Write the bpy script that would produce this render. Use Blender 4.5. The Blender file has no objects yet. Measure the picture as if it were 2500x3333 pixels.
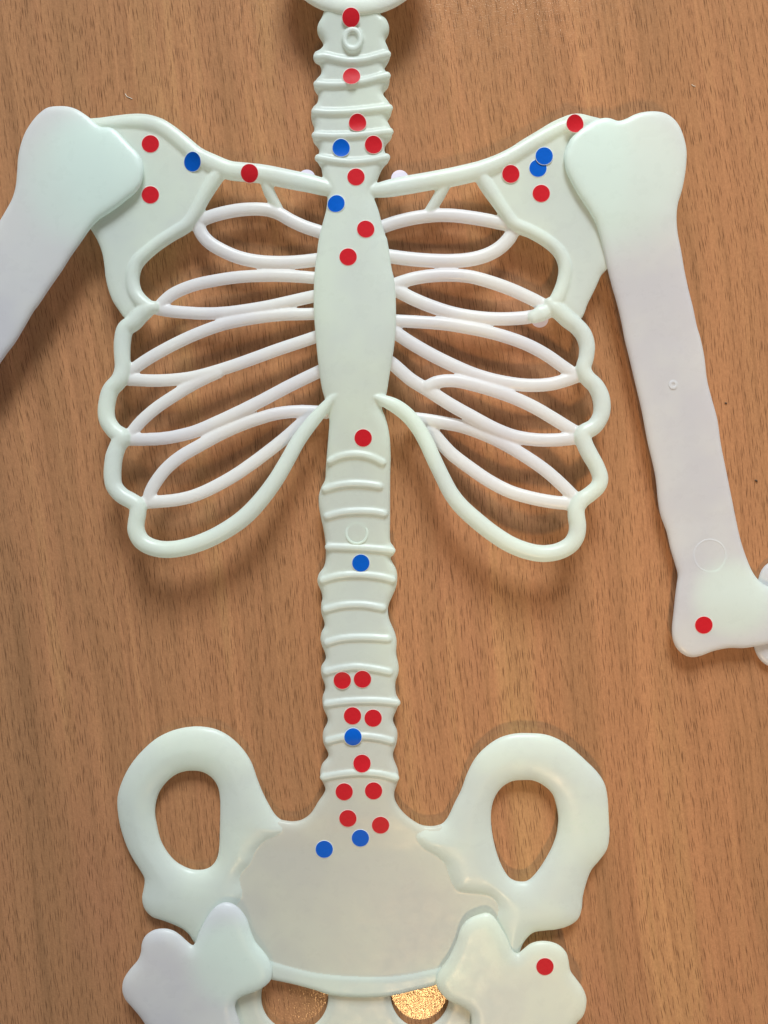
import bpy, bmesh, math, random
import numpy as np
from mathutils import Vector, geometry
from mathutils.bvhtree import BVHTree

random.seed(7)
scene = bpy.context.scene
COL = scene.collection

# ------------------------------------------------------------------ camera
S = 0.00014            # metres on the table per photograph pixel
H = 0.338              # camera height above the table
cam_d = bpy.data.cameras.new('camera')
cam = bpy.data.objects.new('camera', cam_d)
COL.objects.link(cam)
cam.location = (0, 0, H)
cam_d.sensor_fit = 'VERTICAL'
cam_d.sensor_height = 36.0
cam_d.lens = 36.0 * H / (3333 * S)
cam_d.clip_start = 0.01
cam_d.clip_end = 50
scene.camera = cam

# ------------------------------------------------------------------ light
world = bpy.data.worlds.new('World')
scene.world = world
world.use_nodes = True
bg = world.node_tree.nodes['Background']
bg.inputs[0].default_value = (1.0, 0.985, 0.96, 1)
bg.inputs[1].default_value = 0.23

def lamp(name, kind, loc, target, energy, color, **kw):
    d = bpy.data.lights.new(name, kind)
    d.energy = energy
    d.color = color
    for k, v in kw.items():
        setattr(d, k, v)
    o = bpy.data.objects.new(name, d)
    COL.objects.link(o)
    o.location = loc
    o.rotation_euler = (Vector(target) - Vector(loc)).to_track_quat('-Z', 'Y').to_euler()
    return o

lamp('window_light', 'AREA', (0.15, 2.05, 1.34), (0, 0, 0), 77.0, (0.88, 0.965, 1.0),
     shape='RECTANGLE', size=0.95, size_y=0.85)
lamp('ceiling_lamp', 'SPOT', (0.09, -1.28, 1.60), (0.19, -0.03, 0), 80.0, (1.0, 0.69, 0.37),
     shadow_soft_size=0.12, spot_size=math.radians(20), spot_blend=1.0)

scene.view_settings.view_transform = 'Standard'
scene.view_settings.look = 'None'
scene.view_settings.exposure = 0.0
scene.view_settings.gamma = 1.0
scene.view_settings.use_curve_mapping = False

# ------------------------------------------------------------------ node helpers
class NT:
    def __init__(self, name):
        self.m = bpy.data.materials.new(name)
        self.m.use_nodes = True
        self.t = self.m.node_tree
        self.bsdf = self.t.nodes['Principled BSDF']
        self.out = self.t.nodes['Material Output']
    def n(self, typ, **props):
        nd = self.t.nodes.new(typ)
        for k, v in props.items():
            setattr(nd, k, v)
        return nd
    def l(self, a, b):
        self.t.links.new(a, b)
    def val(self, sock, v):
        if hasattr(v, 'is_linked'):
            self.l(v, sock)
        else:
            sock.default_value = v
    def math(self, op, a, b=0.0, c=0.0, clamp=False):
        nd = self.n('ShaderNodeMath', operation=op, use_clamp=clamp)
        for i, v in enumerate((a, b, c)):
            self.val(nd.inputs[i], v)
        return nd.outputs[0]
    def mapping(self, vec, scale=(1, 1, 1), rot=(0, 0, 0), loc=(0, 0, 0)):
        nd = self.n('ShaderNodeMapping')
        self.l(vec, nd.inputs['Vector'])
        nd.inputs['Scale'].default_value = scale
        nd.inputs['Rotation'].default_value = rot
        nd.inputs['Location'].default_value = loc
        return nd.outputs[0]
    def noise(self, vec, scale=1, detail=3, rough=0.5, dist=0.0):
        nd = self.n('ShaderNodeTexNoise')
        self.l(vec, nd.inputs['Vector'])
        nd.inputs['Scale'].default_value = scale
        nd.inputs['Detail'].default_value = detail
        nd.inputs['Roughness'].default_value = rough
        nd.inputs['Distortion'].default_value = dist
        return nd
    def ramp(self, fac, stops):
        nd = self.n('ShaderNodeValToRGB')
        self.l(fac, nd.inputs[0])
        el = nd.color_ramp.elements
        while len(el) < len(stops):
            el.new(0.5)
        for e, (p, c) in zip(el, stops):
            e.position = p
            e.color = (*c, 1) if len(c) == 3 else c
        return nd.outputs[0]
    def mix(self, fac, a, b, mode='MIX'):
        nd = self.n('ShaderNodeMix', data_type='RGBA', blend_type=mode)
        self.val(nd.inputs[0], fac)
        for i, v in ((6, a), (7, b)):
            self.val(nd.inputs[i], v if hasattr(v, 'is_linked') else (*v, 1))
        return nd.outputs[2]
    def maprange(self, v, a, b, c=0.0, d=1.0, smooth=True):
        nd = self.n('ShaderNodeMapRange')
        if smooth:
            nd.interpolation_type = 'SMOOTHSTEP'
        self.l(v, nd.inputs[0])
        for i, x in enumerate((a, b, c, d)):
            nd.inputs[i + 1].default_value = x
        return nd.outputs[0]

# ------------------------------------------------------------------ materials
def plastic(name, base, trans=0.48, rough=0.30, tints=(), ygrad=None):
    k = NT(name)
    geo = k.n('ShaderNodeTexCoord').outputs['Object']
    big = k.noise(k.mapping(geo, (1, 1, 1)), 28, 3, 0.55)
    c = k.mix(k.maprange(big.outputs['Fac'], 0.35, 0.68), tuple(x * 0.95 for x in base),
              (base[0] * 1.02, base[1] * 1.03, base[2] * 0.985))
    if ygrad:                       # the moulding thins out towards the pelvis, so the table tints it
        y0, y1, cc = ygrad
        sp = k.n('ShaderNodeSeparateXYZ')
        k.l(geo, sp.inputs[0])
        c = k.mix(k.maprange(sp.outputs[1], (1666.5 - y1) * S, (1666.5 - y0) * S, 1.0, 0.0), c, cc)
    for (tx, ty), tr in tints:      # greenish light passing through the overlapped limb joints, painted into the colour
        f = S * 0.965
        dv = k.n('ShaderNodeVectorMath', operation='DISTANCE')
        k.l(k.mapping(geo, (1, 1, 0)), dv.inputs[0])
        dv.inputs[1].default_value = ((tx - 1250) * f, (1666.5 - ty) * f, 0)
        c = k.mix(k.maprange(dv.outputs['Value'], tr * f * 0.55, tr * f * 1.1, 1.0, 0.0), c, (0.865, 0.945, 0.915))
    k.l(c, k.bsdf.inputs['Base Color'])
    tr = k.n('ShaderNodeBsdfTranslucent')
    k.l(k.mix(1.0, c, (1.09, 1.09, 1.075), 'MULTIPLY'), tr.inputs['Color'])
    ms = k.n('ShaderNodeMixShader')
    ms.inputs[0].default_value = trans
    k.l(k.bsdf.outputs[0], ms.inputs[1])
    k.l(tr.outputs[0], ms.inputs[2])
    k.l(ms.outputs[0], k.out.inputs['Surface'])
    k.bsdf.inputs['Sheen Weight'].default_value = 0.30
    k.bsdf.inputs['Sheen Roughness'].default_value = 0.45
    k.bsdf.inputs['Sheen Tint'].default_value = (0.95, 1.0, 0.98, 1)
    k.bsdf.inputs['IOR'].default_value = 1.45
    r = k.noise(geo, 160, 3, 0.6)
    k.l(k.maprange(r.outputs['Fac'], 0.3, 0.7, rough - 0.05, rough + 0.07), k.bsdf.inputs['Roughness'])
    b1 = k.noise(geo, 55, 2, 0.5)
    b2 = k.noise(geo, 900, 2, 0.5)
    h = k.math('ADD', k.math('MULTIPLY', b1.outputs['Fac'], 0.0004), k.math('MULTIPLY', b2.outputs['Fac'], 0.00004))
    bp = k.n('ShaderNodeBump')
    bp.inputs['Strength'].default_value = 0.5
    bp.inputs['Distance'].default_value = 1.0
    k.l(h, bp.inputs['Height'])
    k.l(bp.outputs[0], k.bsdf.inputs['Normal'])
    return k.m

M_FRONT = plastic('greenish_white_plastic', (0.875, 0.945, 0.92))
M_RIB = plastic('cool_white_plastic', (0.90, 0.905, 0.94))
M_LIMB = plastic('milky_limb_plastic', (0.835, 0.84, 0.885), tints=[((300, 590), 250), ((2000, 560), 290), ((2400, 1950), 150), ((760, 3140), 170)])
M_WARM = plastic('milky_warm_plastic', (0.89, 0.925, 0.875))
M_SKULL = plastic('skull_plastic', (0.93, 0.97, 0.955), trans=0.3)
PLATE_C = (0.815, 0.82, 0.765)
M_PLATE = plastic('thin_pelvis_plastic', PLATE_C)
M_BLADE = plastic('thin_blade_plastic', (0.85, 0.915, 0.885))
M_SPINE = plastic('spine_plastic', (0.855, 0.925, 0.895), ygrad=(2000, 2700, PLATE_C))

def foil(name, base, deep):
    k = NT(name)
    geo = k.n('ShaderNodeTexCoord').outputs['Object']
    nz = k.noise(geo, 700, 3, 0.6)
    k.l(k.mix(nz.outputs['Fac'], deep, base), k.bsdf.inputs['Base Color'])
    k.bsdf.inputs['Roughness'].default_value = 0.34
    k.bsdf.inputs['Specular IOR Level'].default_value = 0.055
    k.bsdf.inputs['IOR'].default_value = 1.5
    bn = k.noise(geo, 260, 2, 0.5)
    bp = k.n('ShaderNodeBump')
    bp.inputs['Strength'].default_value = 0.12
    bp.inputs['Distance'].default_value = 0.0006
    k.l(bn.outputs['Fac'], bp.inputs['Height'])
    k.l(bp.outputs[0], k.bsdf.inputs['Normal'])
    return k.m

M_RED = foil('red_sticker_paper', (0.58, 0.020, 0.030), (0.46, 0.012, 0.020))
M_BLUE = foil('blue_sticker_paper', (0.004, 0.115, 0.58), (0.003, 0.085, 0.46))
def plain(name, c, rough=0.6):
    k = NT(name)
    geo = k.n('ShaderNodeTexCoord').outputs['Object']
    nz = k.noise(geo, 500, 3, 0.6)
    k.l(k.mix(nz.outputs['Fac'], tuple(x * 0.93 for x in c), c), k.bsdf.inputs['Base Color'])
    k.bsdf.inputs['Roughness'].default_value = rough
    return k.m
M_EDGE = plain('sticker_paper_edge', (0.85, 0.62, 0.58))
M_EDGEB = plain('sticker_paper_edge_cool', (0.70, 0.78, 0.88))
M_LILAC = plain('sticker_backing_paper', (0.80, 0.72, 0.84))

def wood():
    k = NT('beech_veneer')
    P = k.n('ShaderNodeNewGeometry').outputs['Position']
    R0 = (0, 0, math.radians(-7.5))
    # slow wander so that the grain is never ruler straight
    wob = k.noise(k.mapping(P, (5, 3, 1)), 1.0, 2, 0.5)
    comb = k.n('ShaderNodeCombineXYZ')
    k.l(k.math('MULTIPLY', k.math('SUBTRACT', wob.outputs['Fac'], 0.5), 0.028), comb.inputs[0])
    add = k.n('ShaderNodeVectorMath', operation='ADD')
    k.l(P, add.inputs[0]); k.l(comb.outputs[0], add.inputs[1])
    V = k.mapping(add.outputs[0], (1, 1, 1), R0)
    # broad tone bands
    n1 = k.noise(k.mapping(V, (30, 1.6, 1)), 1.0, 5, 0.6)
    n2 = k.noise(k.mapping(V, (85, 3.5, 1), loc=(3, 1, 0)), 1.0, 5, 0.65)
    n3 = k.noise(k.mapping(V, (520, 8, 1), loc=(7, 2, 0)), 1.0, 4, 0.6)
    tone = k.ramp(n1.outputs['Fac'], [(0.30, (0.340, 0.172, 0.084)), (0.45, (0.388, 0.190, 0.092)),
                                      (0.55, (0.425, 0.202, 0.099)), (0.70, (0.465, 0.248, 0.113))])
    tone2 = k.ramp(n2.outputs['Fac'], [(0.30, (0.90, 0.90, 0.89)), (0.50, (1.0, 0.985, 0.97)), (0.70, (1.09, 1.09, 1.06))])
    c = k.mix(1.0, tone, tone2, 'MULTIPLY')
    fine = k.ramp(n3.outputs['Fac'], [(0.28, (0.83, 0.82, 0.80)), (0.5, (1, 1, 1)), (0.72, (1.13, 1.13, 1.12))])
    c = k.mix(1.0, c, fine, 'MULTIPLY')
    # pinkish patches
    n4 = k.noise(k.mapping(V, (12, 4, 1), loc=(9, 5, 0)), 1.0, 3, 0.6)
    c = k.mix(k.maprange(n4.outputs['Fac'], 0.52, 0.72, 0, 0.35), c, (0.430, 0.186, 0.110))
    # short dark pores (dashes): one dash per stretched Voronoi cell
    dark = None
    for sx, sy, lo, hi, loc, keep in ((980, 52, 0.05, 0.21, (0, 0, 0), 0.0),
                                      (1300, 70, 0.05, 0.20, (4.3, 2.7, 0), 0.45),
                                      (620, 24, 0.02, 0.11, (8.3, 1.7, 0), 0.40)):
        vm = k.mapping(V, (sx, sy, 0.0), loc=loc)
        # the dash cores: distance with x weighted more than y inside its cell
        vo = k.n('ShaderNodeTexVoronoi', feature='F1', voronoi_dimensions='2D')
        k.l(vm, vo.inputs['Vector'])
        vo.inputs['Scale'].default_value = 1.0
        vo.inputs['Randomness'].default_value = 0.95
        dd = vo.outputs['Distance']
        m = k.maprange(dd, lo, hi, 1.0, 0.0)
        sep = k.n('ShaderNodeSeparateColor')
        k.l(vo.outputs['Color'], sep.inputs[0])
        on = k.maprange(sep.outputs[0], keep, keep + 0.3, 0.0, 1.0)
        m = k.math('MULTIPLY', m, on)
        dark = m if dark is None else k.math('MAXIMUM', dark, m)
    # grain figure groups the dashes
    n5 = k.noise(k.mapping(V, (30, 9, 1), loc=(2, 8, 0)), 1.0, 3, 0.6)
    dens = k.maprange(n5.outputs['Fac'], 0.30, 0.60, 0.75, 1.0)
    dark = k.math('MULTIPLY', dark, dens)
    c = k.mix(k.math('MULTIPLY', dark, 0.95), c, (0.125, 0.054, 0.026))
    # speckle of the print / fine fibres
    sp = k.noise(k.mapping(V, (1500, 500, 1)), 1.0, 2, 0.7)
    c = k.mix(1.0, c, k.ramp(sp.outputs['Fac'], [(0.3, (0.88, 0.88, 0.88)), (0.7, (1.10, 1.10, 1.10))]), 'MULTIPLY')
    k.l(c, k.bsdf.inputs['Base Color'])
    k.bsdf.inputs['IOR'].default_value = 1.45
    k.bsdf.inputs['Specular Tint'].default_value = (1.0, 0.82, 0.58, 1)
    rr = k.noise(k.mapping(P, (300, 300, 1)), 1.0, 2, 0.5)
    k.l(k.maprange(rr.outputs['Fac'], 0.3, 0.7, 0.12, 0.17), k.bsdf.inputs['Roughness'])
    # orange-peel of the lacquer, gives the glitter in the lamp's reflection
    pe = k.noise(k.mapping(P, (1250, 1250, 1)), 1.0, 1, 0.5)
    h = k.math('SUBTRACT', k.math('MULTIPLY', pe.outputs['Fac'], 0.0001), k.math('MULTIPLY', dark, 0.00001))
    bp = k.n('ShaderNodeBump')
    bp.inputs['Strength'].default_value = 0.6
    bp.inputs['Distance'].default_value = 1.0
    k.l(h, bp.inputs['Height'])
    k.l(bp.outputs[0], k.bsdf.inputs['Normal'])
    return k.m
M_WOOD = wood()

# ------------------------------------------------------------------ geometry helpers
def link(name, verts, faces, mat, parent=None, smooth=True):
    me = bpy.data.meshes.new(name)
    me.from_pydata([tuple(v) for v in verts], [], faces)
    me.validate()
    bm = bmesh.new(); bm.from_mesh(me)
    bmesh.ops.recalc_face_normals(bm, faces=bm.faces)
    bm.to_mesh(me); bm.free()
    mats = mat if isinstance(mat, (list, tuple)) else [mat]
    for m in mats:
        me.materials.append(m)
    if smooth:
        me.polygons.foreach_set('use_smooth', [True] * len(me.polygons))
    o = bpy.data.objects.new(name, me)
    COL.objects.link(o)
    if parent:
        o.parent = parent
    return o

def W(px, py, z):
    """photograph pixel seen at height z (metres) -> world"""
    f = S * (H - z) / H
    return Vector(((px - 1250.0) * f, (1666.5 - py) * f, z))

def Z(x0, y0, k, pts):
    return [(x0 + p[0] * k,) + (y0 + p[1] * k,) + tuple(p[2:]) for p in pts]

def catmull(pts, step, closed=False):
    P = np.array(pts, float)
    n = len(P)
    out = []
    rng = range(n) if closed else range(n - 1)
    for i in rng:
        if closed:
            p0, p1, p2, p3 = P[(i - 1) % n], P[i], P[(i + 1) % n], P[(i + 2) % n]
        else:
            p1, p2 = P[i], P[i + 1]
            p0 = P[i - 1] if i > 0 else 2 * p1 - p2
            p3 = P[i + 2] if i + 2 < n else 2 * p2 - p1
        d = max(1e-6, np.linalg.norm((p2 - p1)[:2]))
        m = max(1, int(round(d / step)))
        # centripetal-ish tension keeps uneven spacing from overshooting
        d0 = max(1e-6, np.linalg.norm((p1 - p0)[:2])); d2 = max(1e-6, np.linalg.norm((p3 - p2)[:2]))
        m1 = (p2 - p0) / (d0 + d) * d
        m2 = (p3 - p1) / (d + d2) * d
        for j in range(m):
            t = j / m
            out.append((2*t**3 - 3*t**2 + 1) * p1 + (t**3 - 2*t**2 + t) * m1 + (-2*t**3 + 3*t**2) * p2 + (t**3 - t**2) * m2)
    if not closed:
        out.append(P[-1])
    return np.array(out)

def interp(tab):
    xs = [a for a, b in tab]; ys = [b for a, b in tab]
    g = np.arange(xs[0] - 400, xs[-1] + 400, 10.0)
    d = np.interp(g, xs, ys)
    kern = np.exp(-(np.arange(-15, 16) * 10.0 / 70.0) ** 2 / 2); kern /= kern.sum()
    d = np.convolve(np.pad(d, 15, mode='edge'), kern, 'valid')
    return lambda v: np.interp(v, g, d)

def tube(name, pts, mat, parent, zfun, r=None, flat=1.0, step=9, cap=(True, True), seg=16):
    """pts: (px,py[,r]) ; zfun(t, px, py) -> mm of the centre line"""
    pts = [tuple(p) if len(p) > 2 else tuple(p) + (r,) for p in pts]
    C = catmull(pts, step)
    d = np.r_[0, np.cumsum(np.hypot(*(np.diff(C[:, :2], axis=0).T)))]
    t = d / d[-1]
    cen = [W(c[0], c[1], zfun(tt, c[0], c[1]) * 0.001) for c, tt in zip(C, t)]
    rad = [c[2] * S * (H - p.z) / H for c, p in zip(C, cen)]
    ends = []
    verts, faces = [], []
    n = len(cen)
    rings = []
    T = [(cen[min(i + 1, n - 1)] - cen[max(i - 1, 0)]).normalized() for i in range(n)]
    seq = []
    if cap[0]:
        for a in (80, 60, 38, 18):
            s = math.sin(math.radians(a)); c = math.cos(math.radians(a))
            seq.append((cen[0] - T[0] * rad[0] * s, T[0], rad[0] * c))
    for i in range(n):
        seq.append((cen[i], T[i], rad[i]))
    if cap[1]:
        for a in (18, 38, 60, 80):
            s = math.sin(math.radians(a)); c = math.cos(math.radians(a))
            seq.append((cen[-1] + T[-1] * rad[-1] * s, T[-1], rad[-1] * c))
    for p, tg, rr in seq:
        side = tg.cross(Vector((0, 0, 1))).normalized()
        up = side.cross(tg).normalized()
        idx = []
        for q in range(seg):
            a = 2 * math.pi * q / seg
            idx.append(len(verts))
            verts.append(p + side * math.cos(a) * rr + up * math.sin(a) * rr * flat)
        rings.append(idx)
    for a, b in zip(rings, rings[1:]):
        for q in range(seg):
            faces.append((a[q], a[(q + 1) % seg], b[(q + 1) % seg], b[q]))
    faces.append(tuple(rings[0])); faces.append(tuple(rings[-1]))
    return link(name, verts, faces, mat, parent)

def seg_dist(Q, A, B):
    """min distance of points Q to segments A-B"""
    out = np.full(len(Q), 1e9)
    AB = B - A
    L = np.maximum((AB ** 2).sum(1), 1e-12)
    for i in range(0, len(Q), 2000):
        q = Q[i:i + 2000]
        t = (((q[:, None, :] - A[None]) * AB[None]).sum(2) / L[None]).clip(0, 1)
        pr = A[None] + AB[None] * t[:, :, None]
        out[i:i + 2000] = np.sqrt(((q[:, None, :] - pr) ** 2).sum(2)).min(1)
    return out

def inside(Q, loops):
    c = np.zeros(len(Q), bool)
    for L in loops:
        A, B = L, np.roll(L, -1, 0)
        for a, b in zip(A, B):
            cond = (a[1] > Q[:, 1]) != (b[1] > Q[:, 1])
            if cond.any():
                xx = a[0] + (Q[:, 1] - a[1]) * (b[0] - a[0]) / (b[1] - a[1] if abs(b[1] - a[1]) > 1e-12 else 1e-12)
                c ^= cond & (Q[:, 0] < xx)
    return c

def smooth_loop(pts, step=7):
    return catmull(pts, step, closed=True)

def plate(name, outline, holes, mat, parent, zmid, T, B, R, Rb=14, grid=9, extra=None, seam=None, step=7):
    """a moulded slab: outline and holes in photograph pixels, zmid(px,py) mm, top T and bottom B mm,
    R = width of the rounded shoulder in pixels. extra(px,py,d)-> mm added on top."""
    loops = [smooth_loop(outline, step)] + [smooth_loop(h, step) for h in holes]
    A = np.vstack(loops); Bv = np.vstack([np.roll(L, -1, 0) for L in loops])
    x0, y0 = A.min(0); x1, y1 = A.max(0)
    gx, gy = np.meshgrid(np.arange(x0, x1, grid), np.arange(y0, y1, grid))
    gx = gx + (np.arange(gx.shape[0]) % 2)[:, None] * grid * 0.5
    G = np.c_[gx.ravel(), gy.ravel()]
    G = G[inside(G, loops)]
    G = G[seg_dist(G, A, Bv) > max(5.0, 0.6 * grid) + 6]
    rings = []
    for L in loops:
        t = np.roll(L, -1, 0) - np.roll(L, 1, 0)
        nrm = np.c_[-t[:, 1], t[:, 0]] / np.maximum(np.linalg.norm(t, axis=1), 1e-9)[:, None]
        for dd in (1.5, 4.5, 9.0):
            for sgn in (1, -1):
                Q = L + nrm * dd * sgn
                ok = inside(Q, loops)
                Q = Q[ok]
                if len(Q):
                    Q = Q[seg_dist(Q, A, Bv) > dd * 0.93]
                    rings.append(Q)
    pts = np.vstack([A] + rings + [G])
    edges = []
    k = 0
    for L in loops:
        m = len(L)
        edges += [(k + i, k + (i + 1) % m) for i in range(m)]
        k += m
    res = geometry.delaunay_2d_cdt([Vector(p) for p in pts], edges, [], 0, 0.05)
    V2 = np.array([tuple(v) for v in res[0]])
    F = [f for f in res[2]]
    cen = np.array([V2[list(f)].mean(0) for f in F])
    ok = inside(cen, loops)
    F = [f for f, o in zip(F, ok) if o]
    used = sorted({i for f in F for i in f})
    rm = {u: i for i, u in enumerate(used)}
    V2 = V2[used]
    F = [tuple(rm[i] for i in f) for f in F]
    d = seg_dist(V2, A, Bv)
    bnd = d < 0.02
    if callable(R):
        Rv = R(V2[:, 0], V2[:, 1])
    else:
        Rv = np.full(len(V2), float(R))
    Tv = T(V2[:, 0], V2[:, 1]) if callable(T) else np.full(len(V2), float(T))
    u = np.minimum(d / Rv, 1)
    top = Tv * np.sqrt(np.maximum(0, 1 - (1 - u) ** 2))
    if extra is not None:
        top = top + extra(V2[:, 0], V2[:, 1], d)
    ub = np.minimum(d / Rb, 1)
    bot = -B * np.sqrt(np.maximum(0, 1 - (1 - ub) ** 2))
    zm = np.array([zmid(a, b) for a, b in V2])
    verts = []
    bidx = [0] * len(V2)
    for i in range(len(V2)):
        p = W(V2[i, 0], V2[i, 1], zm[i] * 0.001)
        verts.append(Vector((p.x, p.y, p.z + (0 if bnd[i] else top[i]) * 0.001)))
    for i in range(len(V2)):
        if bnd[i]:
            bidx[i] = i
        else:
            bidx[i] = len(verts)
            p = verts[i]
            verts.append(Vector((p.x, p.y, (zm[i] + bot[i]) * 0.001)))
    faces = [f for f in F] + [tuple(bidx[i] for i in reversed(f)) for f in F]
    return link(name, verts, faces, mat, parent)

# ------------------------------------------------------------------ the table
def build_table():
    w, h, t = 0.95, 1.15, 0.025
    bm = bmesh.new()
    bmesh.ops.create_cube(bm, size=1.0)
    for v in bm.verts:
        v.co = Vector((v.co.x * w, v.co.y * h, (v.co.z - 0.5) * t))
    me = bpy.data.meshes.new('table_top')
    bm.to_mesh(me); bm.free()
    me.materials.append(M_WOOD)
    o = bpy.data.objects.new('table_top', me)
    COL.objects.link(o)
    o['kind'] = 'structure'
build_table()

# ------------------------------------------------------------------ the skeleton
skel = bpy.data.objects.new('plastic_skeleton', None)
COL.objects.link(skel)
skel.empty_display_size = 0.02
skel['label'] = 'milky white plastic toy skeleton lying on the wooden table, dotted with round stickers'
skel['category'] = 'toy skeleton'
parts = []
def part(o):
    parts.append(o)
    return o

k8 = 0.48222
spine_y = interp([(-200, 17), (0, 15), (250, 12), (520, 11), (800, 12.5), (1150, 13), (1400, 10.5), (1650, 7.0), (1900, 4.6), (2300, 3.8), (2700, 4.2), (3000, 5.0), (3400, 6.0)])
def z_spine(px, py): return float(spine_y(py))

# --- spine: neck, breastbone and lower back, one moulded strip
left = (Z(950, 0, .2411, [(450, 60), (435, 150), (400, 250), (355, 330), (340, 410), (360, 490), (400, 550), (425, 620), (370, 685), (310, 712), (285, 780), (310, 840), (370, 872), (395, 935), (388, 1015), (330, 1080), (295, 1160), (305, 1220), (352, 1290), (340, 1400), (280, 1460), (258, 1560), (268, 1640)])
        + Z(800, 0, k8, [(447, 830), (463, 870), (450, 920), (457, 962), (490, 1002), (494, 1035), (475, 1075), (490, 1106), (510, 1140), (520, 1200), (550, 1290), (545, 1400), (520, 1500), (495, 1600), (485, 1659)])
        + Z(300, 600, k8, [(1515, 480), (1500, 600), (1495, 720), (1495, 850), (1505, 1000), (1522, 1180)])
        + Z(950, 1200, .3617, [(250, 60), (270, 180), (303, 300), (335, 450), (327, 620), (315, 760), (305, 900), (298, 1000), (265, 1065), (243, 1140), (243, 1240), (265, 1360), (285, 1450), (300, 1550), (305, 1700), (288, 1780), (240, 1850), (230, 1920), (265, 2010), (275, 2070)])
        + Z(950, 1900, .4068, [(235, 150), (235, 230), (262, 330), (235, 390), (230, 460), (272, 590), (235, 660), (235, 725), (267, 830), (245, 905), (250, 990), (287, 1090), (250, 1180), (250, 1265), (292, 1372), (240, 1445), (226, 1535), (268, 1640), (255, 1720), (260, 1850), (330, 2010)]))
right = (Z(950, 0, .2411, [(1180, 60), (1195, 200), (1270, 260), (1315, 360), (1308, 460), (1262, 550), (1300, 650), (1330, 760), (1300, 845), (1252, 935), (1310, 1020), (1322, 1090), (1300, 1180), (1232, 1270), (1300, 1370), (1350, 1460), (1340, 1550), (1290, 1640)])
         + Z(800, 0, k8, [(962, 830), (985, 880), (985, 930), (947, 978), (937, 1020), (960, 1060), (966, 1090), (940, 1117), (915, 1155), (885, 1230), (860, 1300), (900, 1430), (920, 1510), (945, 1600)])
         + Z(1200, 600, k8, [(112, 310), (135, 420), (155, 560), (175, 650), (185, 800), (185, 950), (175, 1080), (160, 1180), (140, 1300)])
         + Z(950, 1200, .3617, [(850, 240), (812, 350), (840, 430), (868, 530), (885, 650), (890, 800), (887, 950), (886, 1150), (886, 1350), (888, 1560), (918, 1597), (930, 1640), (915, 1680), (888, 1697), (902, 1735), (938, 1800), (950, 1870), (940, 1960), (900, 2060)])
         + Z(950, 1900, .4068, [(790, 130), (770, 200), (780, 280), (825, 390), (840, 460), (836, 560), (855, 650), (855, 710), (830, 790), (835, 880), (862, 940), (842, 1000), (810, 1090), (845, 1180), (840, 1270), (810, 1372), (850, 1490), (855, 1560), (820, 1680), (840, 1850), (760, 2010)]))
spine_T = interp([(-100, 2.8), (600, 2.8), (900, 3.4), (1200, 3.4), (1500, 2.8), (2560, 2.6), (2640, 2.2), (2740, 0.6)])
def spine_R(px, py):
    return np.interp(py, [0, 600, 800, 1150, 1450, 2700], [26, 26, 85, 85, 26, 26])
spine = part(plate('spine', left + right[::-1], [], M_SPINE, skel, z_spine, lambda x, y: spine_T(y), 2.4, spine_R, Rb=14, grid=9))

ridges = [Z(950, 0, .2411, p) for p in (
            [(345, 770), (450, 765), (600, 800), (800, 830), (1000, 810), (1150, 770), (1285, 735)],
            [(345, 1140), (480, 1150), (650, 1150), (800, 1135), (1000, 1100), (1150, 1060), (1280, 1025)],
            [(315, 1510), (500, 1525), (800, 1515), (1100, 1485), (1310, 1460)])]
ridges += [Z(800, 0, k8, p) for p in (
            [(472, 915), (600, 922), (760, 915), (970, 890)],
            [(493, 1068), (600, 1088), (720, 1098), (850, 1085), (948, 1063)])]
n_neck = len(ridges)
ridges += [Z(950, 1200, .3617, p) for p in (
            [(345, 832), (450, 787), (580, 772), (700, 792), (815, 845)],
            [(300, 1085), (420, 1052), (560, 1037), (700, 1045), (790, 1060)],
            [(320, 1330), (450, 1297), (600, 1285), (740, 1290), (830, 1305)],
            [(330, 1605), (500, 1610), (700, 1620), (900, 1637)],
            [(278, 1905), (420, 1867), (600, 1857), (780, 1872), (905, 1900)])]
ridges += [Z(950, 1900, .4068, p) for p in (
            [(272, 208), (400, 177), (560, 170), (725, 195)],
            [(285, 472), (400, 442), (560, 432), (770, 442)],
            [(275, 705), (400, 678), (530, 667), (680, 687), (778, 707)],
            [(280, 962), (450, 942), (650, 937), (840, 950)],
            [(290, 1257), (420, 1227), (560, 1220), (700, 1235), (795, 1258)],
            [(255, 1547), (400, 1522), (550, 1512), (700, 1522), (830, 1552)])]
for i, p in enumerate(ridges):
    off = 2.7
    part(tube('vertebra_ridge', p, M_FRONT, spine, lambda t, x, y: z_spine(x, y) + spine_T(y) - 0.15, r=14 if i < n_neck else 13, flat=0.72, step=6, seg=12))

# --- hanging loop on the neck and moulding rings
def ring(name, px, py, zmm, r_out, r_in, hmm, mat, parent, sx=1.0, sy=1.0, seg=40):
    c = W(px, py, zmm * .001)
    f = S * (H - c.z) / H
    ro, ri, h = r_out * f, r_in * f, hmm * .001
    b = min(0.12 * ro, 0.3 * h)
    prof = [(ro, 0), (ro, h - b), (ro - 0.3 * b, h - 0.3 * b), (ro - b, h), (ri + b, h), (ri + .3 * b, h - .3 * b), (ri, h - b), (ri, 0)]
    v, fs = [], []
    n = len(prof)
    for q in range(seg):
        a = 2 * math.pi * q / seg
        for rr, hh in prof:
            v.append(Vector((c.x + math.cos(a) * rr * sx, c.y + math.sin(a) * rr * sy, c.z + hh)))
    for q in range(seg):
        for j in range(n):
            fs.append((q * n + j, q * n + (j + 1) % n, ((q + 1) % seg) * n + (j + 1) % n, ((q + 1) % seg) * n + j))
    return part(link(name, v, fs, mat, parent))
ring('hanging_loop', 1148, 132, z_spine(0, 130) + 2.5, 34, 18, 1.6, M_FRONT, spine, sy=1.2)
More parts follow.
